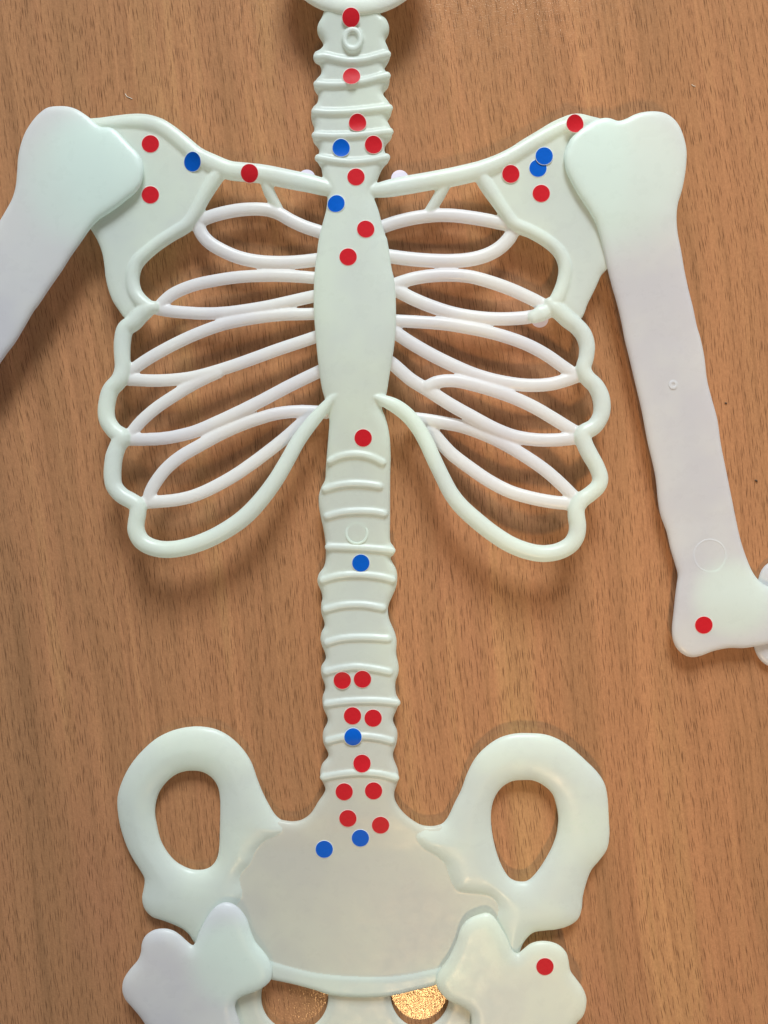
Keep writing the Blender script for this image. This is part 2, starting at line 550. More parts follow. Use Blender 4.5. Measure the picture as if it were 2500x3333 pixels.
ring('mould_mark', 950 + 585 * .3617, 1200 + 1480 * .3617, z_spine(0, 1735) + 2.55, 38, 30, 0.40, M_FRONT, spine)

# --- chin of the skull
def skull_out():
    return [(1157 + 245 * math.cos(a), -150 + 203 * math.sin(a)) for a in np.linspace(0, 2 * math.pi, 40, endpoint=False)]
part(plate('skull', skull_out(), [], M_SKULL, skel, lambda x, y: max(6.0, 16.6 + (y - 40) * 0.010), 2.6, 1.6, 40, grid=12))

# --- shoulder blades
fr_y = interp([(300, 9.5), (600, 9.0), (1000, 9.0), (1350, 11.5), (1600, 14.5), (1800, 15.0)])
def z_frame(x, y): return float(fr_y(y))
sc_l = Z(0, 300, k8, [(420, 230), (520, 190), (610, 178), (680, 172), (780, 158), (880, 147), (940, 145), (1000, 150), (1060, 165), (1120, 190), (1200, 245), (1280, 310), (1340, 365), (1400, 410), (1470, 442), (1540, 470), (1560, 520), (1545, 570), (1500, 600), (1450, 660), (1410, 710), (1385, 760), (1345, 835), (1312, 890), (1298, 930), (1250, 965), (1150, 1020), (1080, 1070), (1000, 1140), (960, 1190), (945, 1240), (943, 1290), (960, 1340), (985, 1380), (960, 1460), (890, 1520), (845, 1528), (800, 1472), (760, 1410), (730, 1330), (712, 1250), (705, 1180), (690, 1090), (660, 1010), (620, 940), (560, 860), (480, 700), (420, 500)])
sc_r = Z(1600, 300, k8, [(-120, 500), (-60, 470), (0, 440), (100, 390), (200, 325), (300, 265), (400, 205), (500, 160), (560, 145), (610, 147), (670, 162), (740, 180), (820, 215), (900, 330), (900, 600), (860, 900), (820, 1120), (780, 1195), (740, 1240), (720, 1285), (690, 1350), (650, 1430), (605, 1530), (540, 1520), (450, 1440), (425, 1370), (440, 1290), (455, 1200), (445, 1150), (410, 1095), (330, 1030), (250, 985), (180, 955), (130, 880), (80, 830), (40, 780), (0, 710), (-40, 640), (-90, 580)])
part(plate('shoulder_blade', sc_l, [], M_BLADE, skel, z_frame, 1.9, 1.6, 34, grid=9))
part(plate('shoulder_blade', sc_r, [], M_BLADE, skel, z_frame, 1.9, 1.6, 34, grid=9))
# raised upper rim of the blades
rim_l = Z(0, 300, k8, [(640, 222, 10), (780, 212, 18), (930, 205, 23), (1035, 218, 25), (1120, 255, 26), (1225, 336, 27), (1330, 425, 28), (1440, 485, 31), (1550, 528, 31)])
rim_r = Z(1600, 300, k8, [(640, 195, 10), (565, 208, 18), (492, 232, 23), (395, 280, 25), (265, 355, 26), (135, 433, 27), (35, 485, 29), (-80, 530, 31)])

# --- collarbones
def z_clav(t, x, y): return 10.2 + 1.2 * abs(t - .5)
cl_l = rim_l + Z(800, 0, k8, [(0, 1163, 31), (120, 1176, 31), (300, 1212, 31), (430, 1238, 30), (540, 1268, 27), (610, 1290, 19), (650, 1300, 10)])
cl_r = rim_r + Z(800, 0, k8, [(1540, 1162, 31), (1400, 1194, 31), (1250, 1221, 30), (1050, 1256, 30), (940, 1277, 27), (850, 1290, 20), (780, 1285, 10)])
part(tube('collarbone', cl_l, M_FRONT, skel, lambda t, x, y: 10.6 + 1.8 * max(0, (t - .7) / .3), flat=0.66))
part(tube('collarbone', cl_r, M_FRONT, skel, lambda t, x, y: 10.6 + 1.8 * max(0, (t - .7) / .3), flat=0.66))

# --- outer frame of the rib cage, from the blade down round the lowest loop to the breastbone
fl = (Z(0, 300, k8, [(1490, 530, 24), (1435, 610, 24), (1375, 710, 22), (1322, 810, 21), (1262, 895, 21), (1180, 950, 21), (1080, 1015, 21), (1000, 1078, 21), (930, 1145, 22), (900, 1215, 23), (895, 1285, 23), (912, 1355, 24), (950, 1410, 25), (1000, 1448, 24), (1035, 1455, 20)]))
fl2 = (Z(0, 300, k8, [(1035, 1450, 20), (1000, 1462, 26), (950, 1505, 27), (905, 1555, 27)])
      + Z(300, 600, k8, [(225, 975, 27), (205, 1060, 27), (203, 1150, 26), (205, 1240, 25), (185, 1318, 27), (125, 1390, 27), (100, 1480, 27), (96, 1550, 27)])
      + Z(300, 1200, k8, [(108, 360, 27), (150, 420, 27), (200, 465, 30), (175, 520, 27), (150, 590, 28), (140, 660, 28), (138, 730, 28), (150, 795, 27), (200, 855, 27), (270, 895, 27), (307, 925, 27), (308, 980, 27), (298, 1040, 27), (298, 1095, 28), (330, 1160, 28), (400, 1203, 28), (500, 1221, 28), (620, 1207, 28), (760, 1163, 28), (900, 1092, 28), (1030, 1000, 28), (1140, 885, 27), (1240, 750, 26), (1320, 615, 25), (1390, 490, 24), (1465, 385, 23), (1545, 290, 20), (1620, 205, 14), (1680, 155, 7)]))
fr = (Z(1600, 300, k8, [(-70, 570, 24), (-20, 650, 24), (45, 745, 22), (100, 825, 21), (155, 893, 21), (250, 935, 21), (350, 990, 21), (430, 1050, 21), (478, 1115, 22), (498, 1190, 23), (488, 1275, 23), (462, 1355, 24), (430, 1415, 24), (400, 1440, 20)]))
fr2 = (Z(1600, 300, k8, [(395, 1425, 20), (420, 1450, 26), (480, 1505, 27), (525, 1545, 27)])
      + Z(1200, 600, k8, [(1400, 955, 27), (1450, 1015, 27), (1473, 1090, 26), (1468, 1170, 25), (1450, 1245, 25), (1475, 1305, 26), (1530, 1360, 27), (1565, 1430, 28), (1575, 1510, 28)])
      + Z(1200, 1200, k8, [(1562, 330, 27), (1520, 392, 27), (1445, 440, 28), (1455, 500, 27), (1490, 575, 27), (1540, 665, 26), (1563, 740, 26), (1548, 795, 26), (1495, 845, 26), (1435, 890, 27), (1403, 945, 27), (1402, 1000, 28), (1410, 1060, 28), (1400, 1130, 28), (1360, 1190, 28), (1280, 1233, 28), (1180, 1248, 28), (1080, 1233, 28), (960, 1188, 28), (840, 1113, 28), (720, 1018, 28), (620, 925, 27), (555, 840, 26), (500, 735, 25), (440, 610, 25), (390, 500, 25), (330, 395, 25), (260, 312, 25), (180, 252, 24), (100, 215, 19), (40, 190, 9)]))
def z_loop(t, x, y):
    a = z_frame(x, y) + 0.6
    b = z_spine(x, y) + 2.2
    w = min(1, max(0, (t - 0.86) / 0.14))
    return a * (1 - w) + b * w
part(tube('shoulder_blade_rim', fl, M_FRONT, skel, lambda t, x, y: z_frame(x, y) + .6, flat=0.9, step=8))
part(tube('shoulder_blade_rim', fr, M_FRONT, skel, lambda t, x, y: z_frame(x, y) + .6, flat=0.9, step=8))
part(tube('rib_cage_frame', fl2, M_FRONT, skel, z_loop, flat=0.9, step=8))
part(tube('rib_cage_frame', fr2, M_FRONT, skel, z_loop, flat=0.9, step=8))

# --- the thinner ribs behind, each from the frame to beneath the breastbone
A4 = (300, 600, k8); A5 = (300, 1200, k8); A6 = (1200, 600, k8); A7 = (1200, 1200, k8)
ribs_left = [
    (21.5, Z(*A4, [(705, 262), (780, 225), (870, 197), (980, 175), (1080, 167), (1180, 172), (1260, 197), (1340, 243), (1430, 285), (1540, 322), (1600, 345)])),
    (22, Z(*A4, [(715, 275), (740, 335), (790, 392), (870, 442), (980, 490), (1100, 518), (1250, 529), (1400, 523), (1515, 510), (1575, 503)])),
    (20, Z(*A4, [(445, 838), (480, 795), (550, 738), (680, 683), (820, 651), (1000, 625), (1200, 617), (1380, 622), (1500, 631), (1565, 636)])),
    (20.5, Z(*A4, [(445, 842), (520, 855), (620, 865), (760, 872), (900, 867), (1050, 848), (1200, 822), (1330, 793), (1440, 768), (1500, 755), (1565, 740)])),
    (20, Z(*A4, [(255, 1268), (320, 1217), (420, 1153), (560, 1077), (700, 1012), (860, 953), (1000, 920), (1150, 895), (1300, 880), (1490, 875), (1565, 873)])),
    (20.5, Z(*A4, [(250, 1318), (330, 1322), (430, 1325), (560, 1318), (680, 1302), (800, 1272), (950, 1225), (1100, 1172), (1250, 1117), (1400, 1067), (1500, 1033), (1570, 1008)])),
    (20, Z(*A4, [(262, 1682), (330, 1600), (430, 1512), (540, 1437), (640, 1375), (740, 1320), (850, 1270)])),
    (21, Z(*A5, [(250, 478), (330, 478), (450, 473), (560, 458), (700, 422), (850, 358), (1000, 288), (1150, 213), (1300, 133), (1430, 68), (1540, 15), (1600, -20)])),
    (21, Z(*A5, [(380, 890), (395, 830), (435, 758), (505, 670), (600, 592), (720, 522), (850, 450), (980, 390), (1100, 345), (1250, 303), (1400, 288), (1530, 292), (1580, 297)])),
    (21, Z(*A5, [(350, 905), (440, 898), (560, 887), (680, 860), (800, 810), (950, 728), (1080, 640), (1200, 550), (1300, 470), (1380, 400), (1450, 335), (1500, 292)])),
]
ribs_right = [
    (22, Z(*A6, [(960, 275), (900, 264), (800, 243), (680, 223), (560, 210), (450, 210), (320, 225), (200, 252), (100, 285), (50, 305)])),
    (23, Z(*A6, [(985, 290), (950, 362), (880, 432), (790, 480), (680, 508), (550, 518), (420, 515), (280, 504), (150, 487), (90, 478)])),
    (21.5, Z(*A6, [(1225, 845), (1180, 815), (1080, 763), (950, 705), (800, 653), (680, 623), (560, 613), (420, 618), (300, 637), (200, 668), (130, 695)])),
    (22, Z(*A6, [(1200, 868), (1100, 893), (1000, 905), (850, 908), (700, 895), (560, 868), (420, 823), (300, 773), (200, 722), (130, 688)])),
    (21, Z(*A6, [(1400, 1292), (1300, 1222), (1200, 1152), (1080, 1087), (950, 1037), (800, 995), (650, 965), (500, 942), (350, 930), (200, 922), (130, 918)])),
    (22, Z(*A6, [(1425, 1288), (1330, 1322), (1230, 1348), (1120, 1357), (1000, 1350), (850, 1323), (700, 1278), (540, 1208), (400, 1137), (280, 1067), (190, 1008), (120, 965)])),
    (22, Z(*A7, [(1400, 468), (1260, 481), (1120, 479), (980, 455), (850, 405), (700, 325), (560, 247), (450, 178), (380, 133), (280, 70), (170, -25), (100, -75)])),
    (21.5, Z(*A7, [(1420, 440), (1350, 400), (1240, 332), (1120, 262), (1000, 205), (850, 150), (700, 107), (600, 85), (520, 82), (450, 95), (400, 120)])),
    (21.5, Z(*A7, [(1400, 880), (1300, 780), (1200, 692), (1100, 620), (980, 545), (860, 480), (740, 428), (620, 388), (500, 365), (380, 345), (290, 335)])),
    (22, Z(*A7, [(1400, 915), (1340, 910), (1230, 898), (1100, 873), (960, 832), (820, 762), (680, 667), (560, 575), (480, 490), (420, 415)])),
]
for grp in (ribs_left, ribs_right):
    for i, (r, p) in enumerate(grp):
        ys, ye = p[0][1], p[-1][1]
        za = z_frame(0, ys) - 1.0
        zb = za - 2.0 if i == (6 if grp is ribs_left else 7) else min(z_spine(0, ye) - 4.6, za)
        part(tube('rib', p, M_RIB, skel, (lambda za, zb: lambda t, x, y: za + (zb - za) * (3 * t * t - 2 * t ** 3))(za, zb), r=r * 1.01, flat=0.64, step=9))
part(tube('rib_strut', Z(800, 0, k8, [(135, 1215, 20), (160, 1300, 19), (218, 1410, 17)]), M_FRONT, skel, lambda t, x, y: 10.0 - 2.5 * t, flat=0.8))
part(tube('rib_strut', Z(1200, 600, k8, [(518, -5, 20), (475, 80, 19), (405, 195, 18)]), M_FRONT, skel, lambda t, x, y: 10.0 - 2.5 * t, flat=0.8))
part(tube('rib_knob', Z(*A6, [(1120, 895, 22), (1165, 872, 27), (1185, 862, 24)]), M_FRONT, skel, lambda t, x, y: 10.3, flat=0.6))

# --- pelvis
PL = (350, 2300, k8); PR = (1250, 2300, k8)
def z_pel(x, y): return float(np.interp(y, [2450, 2700, 3000, 3333], [4.6, 3.8, 4.0, 5.0])) + (x - 1180) * 0.0011
pel = (Z(*PL, [(1480, 400), (1470, 560), (1420, 642), (1370, 720), (1310, 763), (1245, 774), (1185, 766), (1130, 760), (1080, 800), (980, 900), (820, 1100), (750, 1350), (700, 1600), (800, 1740), (950, 1800), (1110, 1832), (1250, 1862), (1400, 1900), (1500, 1930), (1659, 1945)])
       + Z(*PR, [(100, 1935), (200, 1908), (340, 1872), (500, 1810), (700, 1740), (830, 1640), (850, 1500), (820, 1350), (700, 1200), (560, 1050), (470, 900), (420, 800), (385, 795), (330, 806), (260, 800), (200, 770), (130, 712), (80, 640), (60, 560), (40, 400)]))
part(plate('pelvis', pel, [], M_PLATE, skel, z_pel, 1.7, 1.6, 26, grid=11,
           extra=lambda x, y, d: 0.7 * np.clip((2760 - y) / 110, 0, 1)))
brim = (Z(*PL, [(900, 1590), (1000, 1635), (1050, 1660), (1150, 1697), (1300, 1740), (1450, 1770), (1659, 1787)])
        + Z(*PR, [(0, 1790), (150, 1775), (300, 1745), (420, 1715), (520, 1670), (600, 1760), (480, 1825), (340, 1877), (200, 1912), (100, 1937), (0, 1953)])
        + Z(*PL, [(1659, 1957), (1500, 1940), (1400, 1908), (1250, 1868), (1110, 1838), (950, 1800), (850, 1700)]))
part(plate('pelvic_brim', brim, [], M_FRONT, skel, lambda x, y: z_pel(x, y) - 0.1, 2.5, 1.6, 24, grid=8))
hip_l = Z(*PL, [(1215, 790), (1180, 768), (1138, 735), (1090, 660), (1045, 570), (1010, 480), (970, 370), (905, 275), (820, 197), (730, 151), (630, 133), (530, 138), (430, 163), (330, 213), (230, 300), (150, 400), (95, 510), (68, 610), (70, 710), (90, 820), (130, 940), (172, 1025), (220, 1100), (250, 1160), (245, 1220), (233, 1290), (250, 1360), (300, 1415), (370, 1440), (450, 1470), (510, 1500), (550, 1535), (590, 1590), (690, 1640), (790, 1530), (860, 1380), (925, 1290), (935, 1235), (920, 1180), (922, 1130), (985, 1055), (1020, 975), (1080, 915), (1160, 880), (1215, 840)])
hole_l = Z(*PL, [(580, 432), (640, 440), (700, 475), (740, 530), (757, 600), (760, 700), (757, 850), (752, 960), (735, 1030), (695, 1080), (640, 1100), (570, 1098), (500, 1070), (450, 1035), (400, 975), (360, 900), (335, 800), (322, 720), (330, 640), (355, 570), (400, 510), (460, 460), (520, 437)])
hip_r = Z(*PR, [(210, 820), (265, 804), (330, 808), (390, 790), (430, 745), (475, 650), (520, 560), (560, 450), (620, 340), (700, 260), (790, 205), (890, 180), (990, 178), (1090, 187), (1180, 220), (1270, 280), (1360, 360), (1440, 440), (1490, 520), (1510, 620), (1517, 740), (1522, 860), (1505, 960), (1450, 1040), (1400, 1100), (1368, 1180), (1342, 1280), (1335, 1360), (1310, 1430), (1250, 1475), (1170, 1500), (1080, 1510), (1010, 1522), (965, 1560), (935, 1605), (900, 1680), (820, 1660), (770, 1540), (740, 1420), (750, 1340), (715, 1290), (650, 1272), (560, 1263), (485, 1248), (445, 1195), (418, 1130), (395, 1062), (335, 1010), (255, 962), (205, 905), (190, 855)])
hole_r = Z(*PR, [(940, 495), (1010, 500), (1080, 535), (1135, 590), (1160, 660), (1174, 740), (1167, 840), (1140, 930), (1100, 1010), (1050, 1090), (1000, 1150), (960, 1178), (900, 1178), (850, 1155), (810, 1100), (770, 1010), (740, 900), (725, 800), (725, 700), (745, 620), (790, 550), (860, 505)])
part(plate('hip_bone', hip_l, [hole_l], M_FRONT, skel, z_pel, 3.7, 1.7, 84, Rb=20, grid=9))
part(plate('hip_bone', hip_r, [hole_r], M_FRONT, skel, z_pel, 3.7, 1.7, 84, Rb=20, grid=9))
# lower bones seen through below the brim, each with its round opening
low = (Z(*PL, [(800, 1850), (1000, 1780), (1250, 1800), (1500, 1850), (1659, 1870)]) + Z(*PR, [(100, 1860), (300, 1800), (500, 1850), (650, 2000), (640, 2250), (500, 2350), (250, 2420), (0, 2330)])
       + Z(*PL, [(1600, 2330), (1400, 2420), (1150, 2400), (950, 2300), (800, 2150)]))
def circ(cx, cy, rx, ry, n=28):
    return [(cx + rx * math.cos(2 * math.pi * i / n), cy + ry * math.sin(2 * math.pi * i / n)) for i in range(n)]
c1 = Z(*PL, circ(1264, 1960, 226, 228)); c2 = Z(*PR, circ(243, 1930, 200, 235))
part(plate('pubic_bone', low, [c1, c2], M_WARM, skel, lambda x, y: 2.6, 1.3, 1.2, 26, grid=10))

# --- one moulding: everything built so far except skull and pubic bone flows together with soft fillets
def fuse(objs, voxel=0.00042, iters=8):
    av, af, owner = [], [], []
    for oi, o in enumerate(objs):
        k = len(av)
        av += [v.co.copy() for v in o.data.vertices]
        for p in o.data.polygons:
            af.append(tuple(k + i for i in p.vertices)); owner.append(oi)
    me = bpy.data.meshes.new('fusion'); me.from_pydata(av, [], af)
    tmp = bpy.data.objects.new('fusion', me); COL.objects.link(tmp)
    md = tmp.modifiers.new('r', 'REMESH'); md.mode = 'VOXEL'; md.voxel_size = voxel
    dg = bpy.context.evaluated_depsgraph_get()
    um = bpy.data.meshes.new_from_object(tmp.evaluated_get(dg))
    bpy.data.objects.remove(tmp); bpy.data.meshes.remove(me)
    n = len(um.vertices)
    V = np.empty(n * 3); um.vertices.foreach_get('co', V); V = V.reshape(-1, 3)
    E = np.empty(len(um.edges) * 2, int); um.edges.foreach_get('vertices', E); E = E.reshape(-1, 2)
    polys = [tuple(p.vertices) for p in um.polygons]
    deg = np.bincount(E.ravel(), minlength=n).astype(float)
    def lap(X):
        out = np.empty_like(X)
        for c in range(3):
            out[:, c] = np.bincount(E[:, 0], X[E[:, 1], c], n) + np.bincount(E[:, 1], X[E[:, 0], c], n)
        return out / deg[:, None] - X
    for it in range(iters):            # Taubin smoothing: no shrinking
        V = V + 0.6 * lap(V)
        V = V - 0.45 * lap(V)
    bvh = BVHTree.FromPolygons(av, af)
    T = np.array([p if len(p) == 4 else p + (p[-1],) for p in polys])
    cen = V[T].mean(1)
    own = np.array([owner[bvh.find_nearest(Vector(c))[2]] for c in cen])
    fn = np.cross(V[T[:, 2]] - V[T[:, 0]], V[T[:, 3]] - V[T[:, 1]])
    N = np.zeros_like(V)
    for q in range(4):
        for c in range(3):
            N[:, c] += np.bincount(T[:, q], fn[:, c], n)
    N /= np.maximum(np.linalg.norm(N, axis=1), 1e-15)[:, None]
    for oi, o in enumerate(objs):
        fs = T[own == oi]
        if not len(fs):
            continue
        used, inv = np.unique(fs, return_inverse=True)
        inv = inv.reshape(fs.shape)
        nm = bpy.data.meshes.new(o.name)
        nm.from_pydata(V[used].tolist(), [], [tuple(dict.fromkeys(f)) for f in inv.tolist()])
        for m in o.data.materials:
            nm.materials.append(m)
        nm.polygons.foreach_set('use_smooth', [True] * len(nm.polygons))
        nm.normals_split_custom_set_from_vertices([tuple(x) for x in N[used]])
        old = o.data
        o.data = nm
        bpy.data.meshes.remove(old)
fuse([o for o in parts if o.name.split('.')[0] not in ('skull', 'pubic_bone', 'mould_mark')])

# --- limbs
arm_l = (Z(0, 300, .452, [(-420, 1900), (-260, 1400), (-120, 1130), (0, 930), (50, 845)])
         + Z(0, 300, k8, [(85, 720), (108, 640), (118, 540), (125, 440), (145, 350), (180, 262), (240, 175), (305, 117), (345, 102), (400, 97), (460, 100), (520, 118), (570, 148), (620, 185), (660, 222), (690, 240), (745, 243), (780, 257), (830, 305), (880, 360), (925, 405), (955, 450), (968, 500), (970, 540), (962, 585), (945, 635), (910, 680), (850, 730), (790, 778), (720, 825), (665, 862), (610, 920), (540, 1020), (470, 1120), (420, 1200), (340, 1315), (260, 1435)])
         + Z(0, 300, .452, [(240, 1580), (170, 1700), (110, 1800), (50, 1880), (0, 1950), (-150, 2150), (-300, 2300), (-420, 2200)]))
def z_arml(x, y): return 13.3 + 0.0008 * max(0, 700 - y)
def bulge(cx, cy, r, h):
    return lambda x, y, d: h * np.exp(-(((x - cx) ** 2 + (y - cy) ** 2) / (r * r)))
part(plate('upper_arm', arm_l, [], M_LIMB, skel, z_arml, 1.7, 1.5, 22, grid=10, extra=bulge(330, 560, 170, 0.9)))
arm_r = (Z(1600, 300, k8, [(490, 440), (502, 390), (530, 322), (580, 270), (650, 220), (700, 192), (760, 178), (800, 182), (850, 198), (900, 185), (960, 155), (1020, 138), (1100, 132), (1170, 145), (1230, 185), (1270, 240), (1300, 320), (1315, 400), (1312, 500), (1300, 590), (1280, 680), (1256, 760), (1248, 850), (1255, 950), (1280, 1080), (1300, 1200), (1330, 1340), (1360, 1460), (1385, 1580)])
         + Z(1700, 1100, .4972, [(1165, 0), (1190, 120), (1210, 280), (1240, 400), (1275, 530), (1300, 700), (1340, 900), (1370, 1050), (1400, 1200), (1430, 1330), (1470, 1450), (1510, 1540), (1560, 1600), (1640, 1640), (1760, 1700), (1800, 1830), (1740, 1950), (1609, 2000), (1550, 2015), (1450, 2030), (1350, 2030), (1250, 2050), (1170, 2080), (1110, 2090), (1060, 2075), (1010, 2030), (985, 1970), (980, 1900), (990, 1800), (1000, 1700), (1010, 1620), (1018, 1550), (1000, 1480), (970, 1380), (945, 1270), (905, 1160), (890, 1080), (870, 900), (820, 680), (780, 470), (740, 300), (700, 130), (668, 0)])
         + Z(1600, 300, k8, [(880, 1570), (850, 1440), (810, 1300), (780, 1180), (750, 1050), (730, 970), (700, 880), (650, 790), (590, 700), (540, 610), (500, 520)]))
def z_armr(x, y): return float(np.interp(y, [300, 700, 1100, 1700, 2200], [13.2, 12.4, 9.0, 5.6, 5.2]))
def x_armr(x, y, d):
    a = 0.9 * np.exp(-(((x - 1980) ** 2 + (y - 560) ** 2) / 170 ** 2))
    b = 1.2 * np.exp(-(((x - 2420) / 170) ** 2 + ((y - 1970) / 90) ** 2))
    return a + b
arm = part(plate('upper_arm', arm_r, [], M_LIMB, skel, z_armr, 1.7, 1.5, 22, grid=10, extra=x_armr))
ring('mould_mark', 1700 + 1228 * .4972, 1100 + 1425 * .4972, z_armr(0, 1810) + 1.55, 55, 49, 0.26, M_LIMB, arm)
ring('mould_mark', 1700 + 988 * .4972, 1100 + 306 * .4972, z_armr(0, 1250) + 1.60, 15, 6, 0.30, M_LIMB, arm)
fore = Z(1700, 1100, .4972, [(1609, 1475), (1570, 1515), (1546, 1575), (1525, 1660), (1508, 1800), (1508, 1950), (1525, 2050), (1560, 2110), (1609, 2145), (1800, 2190), (1950, 2100), (1960, 1700), (1850, 1480), (1720, 1430)])
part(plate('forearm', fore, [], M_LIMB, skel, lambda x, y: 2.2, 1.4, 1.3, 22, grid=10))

thigh_l = Z(*PL, [(578, 1612), (620, 1520), (660, 1440), (700, 1382), (742, 1340), (795, 1322), (850, 1335), (900, 1375), (943, 1440), (967, 1515), (1000, 1590), (1050, 1650), (1092, 1710), (1114, 1770), (1105, 1838), (1068, 1882), (1000, 1920), (930, 1945), (885, 1970), (862, 2010), (868, 2060), (888, 2115), (910, 2200), (940, 2380), (700, 2450), (420, 2400), (300, 2220), (255, 2142), (220, 2090), (170, 2030), (120, 1970), (100, 1910), (110, 1840), (150, 1775), (205, 1710), (225, 1660), (233, 1595), (258, 1545), (310, 1510), (380, 1500), (440, 1513), (490, 1545), (540, 1590)])
thigh_r = Z(*PR, [(590, 2142), (585, 2080), (560, 2045), (500, 2010), (440, 1985), (390, 1940), (357, 1890), (350, 1840), (370, 1790), (420, 1720), (460, 1650), (490, 1580), (512, 1510), (550, 1452), (600, 1420), (650, 1402), (700, 1394), (745, 1422), (790, 1490), (830, 1560), (865, 1640), (900, 1668), (940, 1640), (990, 1602), (1050, 1585), (1120, 1588), (1185, 1612), (1230, 1660), (1245, 1710), (1258, 1780), (1300, 1840), (1342, 1900), (1366, 1970), (1360, 2040), (1340, 2090), (1300, 2135), (1250, 2250), (1200, 2420), (850, 2480), (600, 2400), (585, 2250)])
def z_thl(x, y): return 8.9 - 0.003 * max(0, y - 2950)
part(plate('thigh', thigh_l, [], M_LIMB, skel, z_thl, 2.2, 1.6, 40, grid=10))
part(plate('thigh', thigh_r, [], M_WARM, skel, z_thl, 2.2, 1.6, 40, grid=10))

# ------------------------------------------------------------------ stickers
bpy.context.view_layer.update()
allv, allf = [], []
for o in parts:
    k = len(allv)
    allv += [v.co.copy() for v in o.data.vertices]
    allf += [tuple(k + i for i in p.vertices) for p in o.data.polygons]
BVH = BVHTree.FromPolygons(allv, allf)

def place_sticker(dx, dy, mats, label, group, r=29.5, lift=0.12, stiff=1.0, curl=0.0, bend=0.0):
    px, py = dx * 1.50693, dy * 1.50693
    o3 = Vector((0, 0, H))
    hit = BVH.ray_cast(o3, (W(px, py, 0) - o3).normalized())
    c = hit[0]
    rad = r * S * (H - c.z) / H
    # a smooth quadratic through the surface under the disc: stiff paper bends but does not crumple
    samples = []
    for q in range(20):
        a = 2 * math.pi * q / 20
        for fr_ in (0.2, 0.4, 0.6, 0.8, 0.95):
            p = Vector((c.x + math.cos(a) * rad * fr_, c.y + math.sin(a) * rad * fr_, 0.06))
            h2 = BVH.ray_cast(p, Vector((0, 0, -1)))
            if h2[0] is not None and abs(h2[0].z - c.z) < 0.0022:
                samples.append(h2[0])
    samples += [c] * 4
    Q = np.array([tuple(s_) for s_ in samples])
    X, Y = (Q[:, 0] - c.x) / rad, (Q[:, 1] - c.y) / rad
    Amat = np.c_[X, Y, np.ones(len(Q)), X * X, X * Y, Y * Y]
    reg = np.diag([.02, .02, 0, 8.0 * stiff, 8.0 * stiff, 8.0 * stiff]) * len(Q) * 0.02
    wt = np.ones(len(Q))
    for it in range(8):                # the paper rests on the high spots
        Aw = Amat * wt[:, None]
        co = np.linalg.solve(Aw.T @ Amat + reg, Aw.T @ Q[:, 2])
        dev = Q[:, 2] - Amat @ co
        wt = np.where(dev > 0.00005, 7.0, 1.0)
    co[2] += min(0.0018, max(0.0, float(dev.max()))) + lift * .001
    nr, nseg = 7, 40
    V, F, mi = [], [], []
    def surf(x, y):
        u, v = (x - c.x) / rad, (y - c.y) / rad
        return co[0] * u + co[1] * v + co[2] + co[3] * u * u + co[4] * u * v + co[5] * v * v
    rr = [0.0] + [rad * f for f in (0.25, 0.5, 0.7, 0.85, 0.955)] + [rad * 1.0]
    zc = surf(c.x, c.y)
    V.append(Vector((c.x, c.y, zc)))
    for i in range(1, len(rr)):
        for q in range(nseg):
            a = 2 * math.pi * q / nseg
            x, y = c.x + math.cos(a) * rr[i], c.y + math.sin(a) * rr[i]
            e = curl * .001 * (rr[i] / rad) ** 2 + bend * .001 * (rr[i] / rad) ** 2 * math.sin(a) ** 2
            V.append(Vector((x, y, surf(x, y) + e)))
    for q in range(nseg):
        F.append((0, 1 + q, 1 + (q + 1) % nseg)); mi.append(0)
    for i in range(1, len(rr) - 1):
        b0 = 1 + (i - 1) * nseg; b1 = 1 + i * nseg
        for q in range(nseg):
            F.append((b0 + q, b1 + q, b1 + (q + 1) % nseg, b0 + (q + 1) % nseg)); mi.append(1 if i == len(rr) - 2 else 0)
    # thickness: a paper-thin but closed disc whose underside follows its face
    n0 = len(V)
    nf = len(F)
    V += [v - Vector((0, 0, 0.0001)) for v in V]
    for f in F[:nf]:
        F.append(tuple(n0 + i for i in reversed(f))); mi.append(1)
    base = 1 + (len(rr) - 2) * nseg
    for q in range(nseg):
        F.append((base + q, n0 + base + q, n0 + base + (q + 1) % nseg, base + (q + 1) % nseg)); mi.append(1)
    V = [v - Vector((c.x, c.y, zc)) for v in V]
    o = link('sticker', V, F, mats)
    for p, m in zip(o.data.polygons, mi):
        p.material_index = m
    o.location = (c.x, c.y, zc)
    o['label'] = label
    o['category'] = 'sticker'
    o['group'] = group
    return o

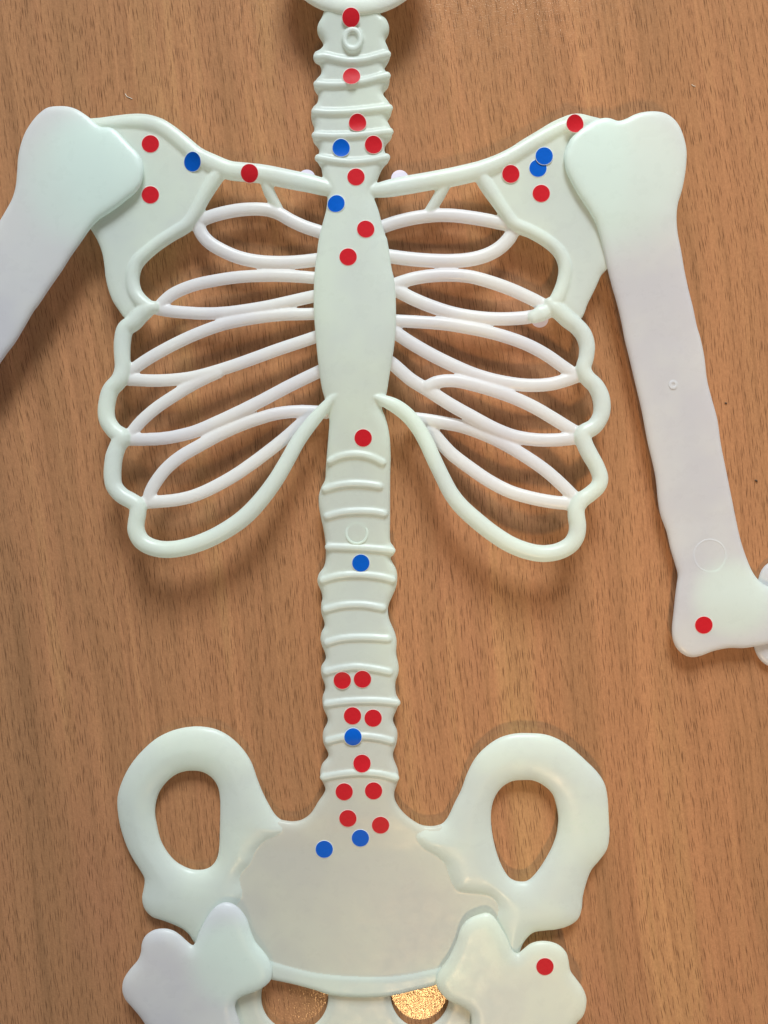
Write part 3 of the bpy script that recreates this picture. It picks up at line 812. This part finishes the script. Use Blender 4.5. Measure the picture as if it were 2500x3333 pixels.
RED = [
    (758.5, 42, 'bright shiny red sticker at the top of the neck, just under the chin', dict(stiff=200.0, bend=-.25)),
    (759.5, 167, 'red sticker on the neck, second below the chin, under the moulded hanging loop', {}),
    (772.5, 267, 'red sticker in the middle of the neck, third from the chin', dict(bend=.3)),
    (807, 314, 'red sticker on the right edge of the neck, level with a blue sticker beside it', {}),
    (769, 382.5, 'red sticker at the base of the neck, between the two collarbones', {}),
    (325, 311, 'red sticker on the left shoulder blade, the upper of two beside the arm', {}),
    (325, 421, 'red sticker on the left shoulder blade, the lower of two beside the arm', {}),
    (539, 374, 'red sticker on the left collarbone', {}),
    (790, 495, 'red sticker near the top of the breastbone, lower right of the blue one', {}),
    (752, 555, 'red sticker on the breastbone, the lower one on its upper half', {}),
    (784.5, 946, 'lone red sticker below the breastbone, between the lowest rib loops', {}),
    (1103, 377, 'red sticker on the right shoulder blade, left of the overlapping blue pair', {}),
    (1239.5, 273, 'red sticker tucked against the right arm, at the top of the shoulder', dict(bend=.3)),
    (1169, 418, 'red sticker on the right shoulder blade, below the overlapping blue pair', {}),
    (1520, 1350, 'lone red sticker at the elbow end of the right upper arm', {}),
    (739.5, 1469, 'dark red sticker on the lower spine, left one of the topmost touching pair', dict(bend=.3)),
    (783, 1466.5, 'red sticker on the lower spine, right one of the topmost touching pair', {}),
    (761.5, 1546, 'red sticker on the lower spine, directly above the blue sticker', {}),
    (806, 1551, 'red sticker near the right edge of the lower spine, upper right of the blue sticker', {}),
    (782, 1648, 'single red sticker on the lower spine, just below the blue one', {}),
    (743.5, 1710, 'red sticker at the foot of the spine, below the last ridge, left of its pair', {}),
    (807, 1708, 'red sticker at the foot of the spine, below the last ridge, right of its pair', {}),
    (751.5, 1767.5, 'red sticker at the top of the pelvis, upper left of a blue sticker', {}),
    (822, 1782, 'red sticker at the top of the pelvis, right of a blue sticker', {}),
    (1177, 2087.5, 'lone red sticker on the outer lobe of the right thigh', {}),
]
BLUE = [
    (737, 321, 'blue sticker on the neck, left of a red one', dict(bend=.3)),
    (417, 352, 'blue sticker on the left shoulder blade, near the collarbone', {}),
    (726, 440, 'blue sticker at the top left of the breastbone, below the left collarbone', {}),
    (1162, 363.5, 'blue sticker on the right shoulder blade, lower one partly covered by another blue', {}),
    (1175, 338, 'blue sticker on the right shoulder blade, upper one overlapping another blue', dict(lift=.42)),
    (779.5, 1216, 'lone blue sticker on the spine, level with the bottom of the rib loops', {}),
    (762.5, 1592, 'blue sticker on a ridge of the lower spine, below a pair of red ones', {}),
    (778.5, 1810, 'blue sticker at the top of the pelvis, lower left of a red sticker', {}),
    (700.5, 1834, 'blue sticker lying farthest left and lowest on the pelvis', {}),
]
for x, y, lab, kw in RED:
    place_sticker(x, y, [M_RED, M_EDGE], lab, 'round red stickers on the skeleton', **kw)
for x, y, lab, kw in BLUE:
    place_sticker(x, y, [M_BLUE, M_EDGEB], lab, 'round blue stickers on the skeleton', **kw)

def back_sticker(px, py, zmm, label):
    c = W(px, py, zmm * .001)
    rad = 28.5 * S * (H - c.z) / H
    n = 40
    V = [Vector((math.cos(2 * math.pi * q / n) * rad, math.sin(2 * math.pi * q / n) * rad, zz)) for zz in (0.00006, -0.00006) for q in range(n)]
    F = [tuple(range(n)), tuple(range(2 * n - 1, n - 1, -1))] + [(q, (q + 1) % n, n + (q + 1) % n, n + q) for q in range(n)]
    o = link('sticker', V, F, M_LILAC, smooth=False)
    o.location = c
    o['label'] = label
    o['category'] = 'sticker'
    o['group'] = 'pale backs of stickers stuck beneath the bones'
back_sticker(800 + 412 * k8, 1204 * k8, 8.4, 'pale lilac back of a sticker peeking above the left collarbone')
back_sticker(800 + 1040 * k8, 1207 * k8, 8.4, 'pale lilac back of a sticker peeking above the right collarbone')
back_sticker(1600 + 325 * k8, 300 + 1530 * k8, 5.4, 'pale lilac back of a sticker peeking below a right rib')

# ------------------------------------------------------------------ flecks of dust on the wood
M_DUST = plain('pale_fibre', (0.75, 0.66, 0.55))
M_CRUMB = plain('dark_crumb', (0.05, 0.03, 0.02))
def fleck(name, pts, r, mat, label, cat):
    o = tube(name, pts, mat, None, lambda t, x, y: r * S * 1000 * 0.8, r=r, step=4, seg=8)
    o['label'] = label
    o['category'] = cat
fleck('dust_fibre', [(408, 306), (413, 314), (424, 319), (430, 322)], 1.2, M_DUST, 'tiny pale curved fibre on the wood above the left shoulder blade', 'fibre')
fleck('dust_fibre', [(2252, 276), (2258, 280), (2263, 281)], 1.2, M_DUST, 'tiny pale fibre on the wood at the upper right, beyond the right shoulder', 'fibre')
fleck('crumb', [(2361, 1312), (2365, 1313)], 2.2, M_CRUMB, 'tiny black speck on the wood right of the right upper arm', 'crumb')
fleck('crumb', [(2460, 1564), (2464, 1566)], 2.6, M_CRUMB, 'tiny dark speck on the wood near the right edge, above the elbow', 'crumb')
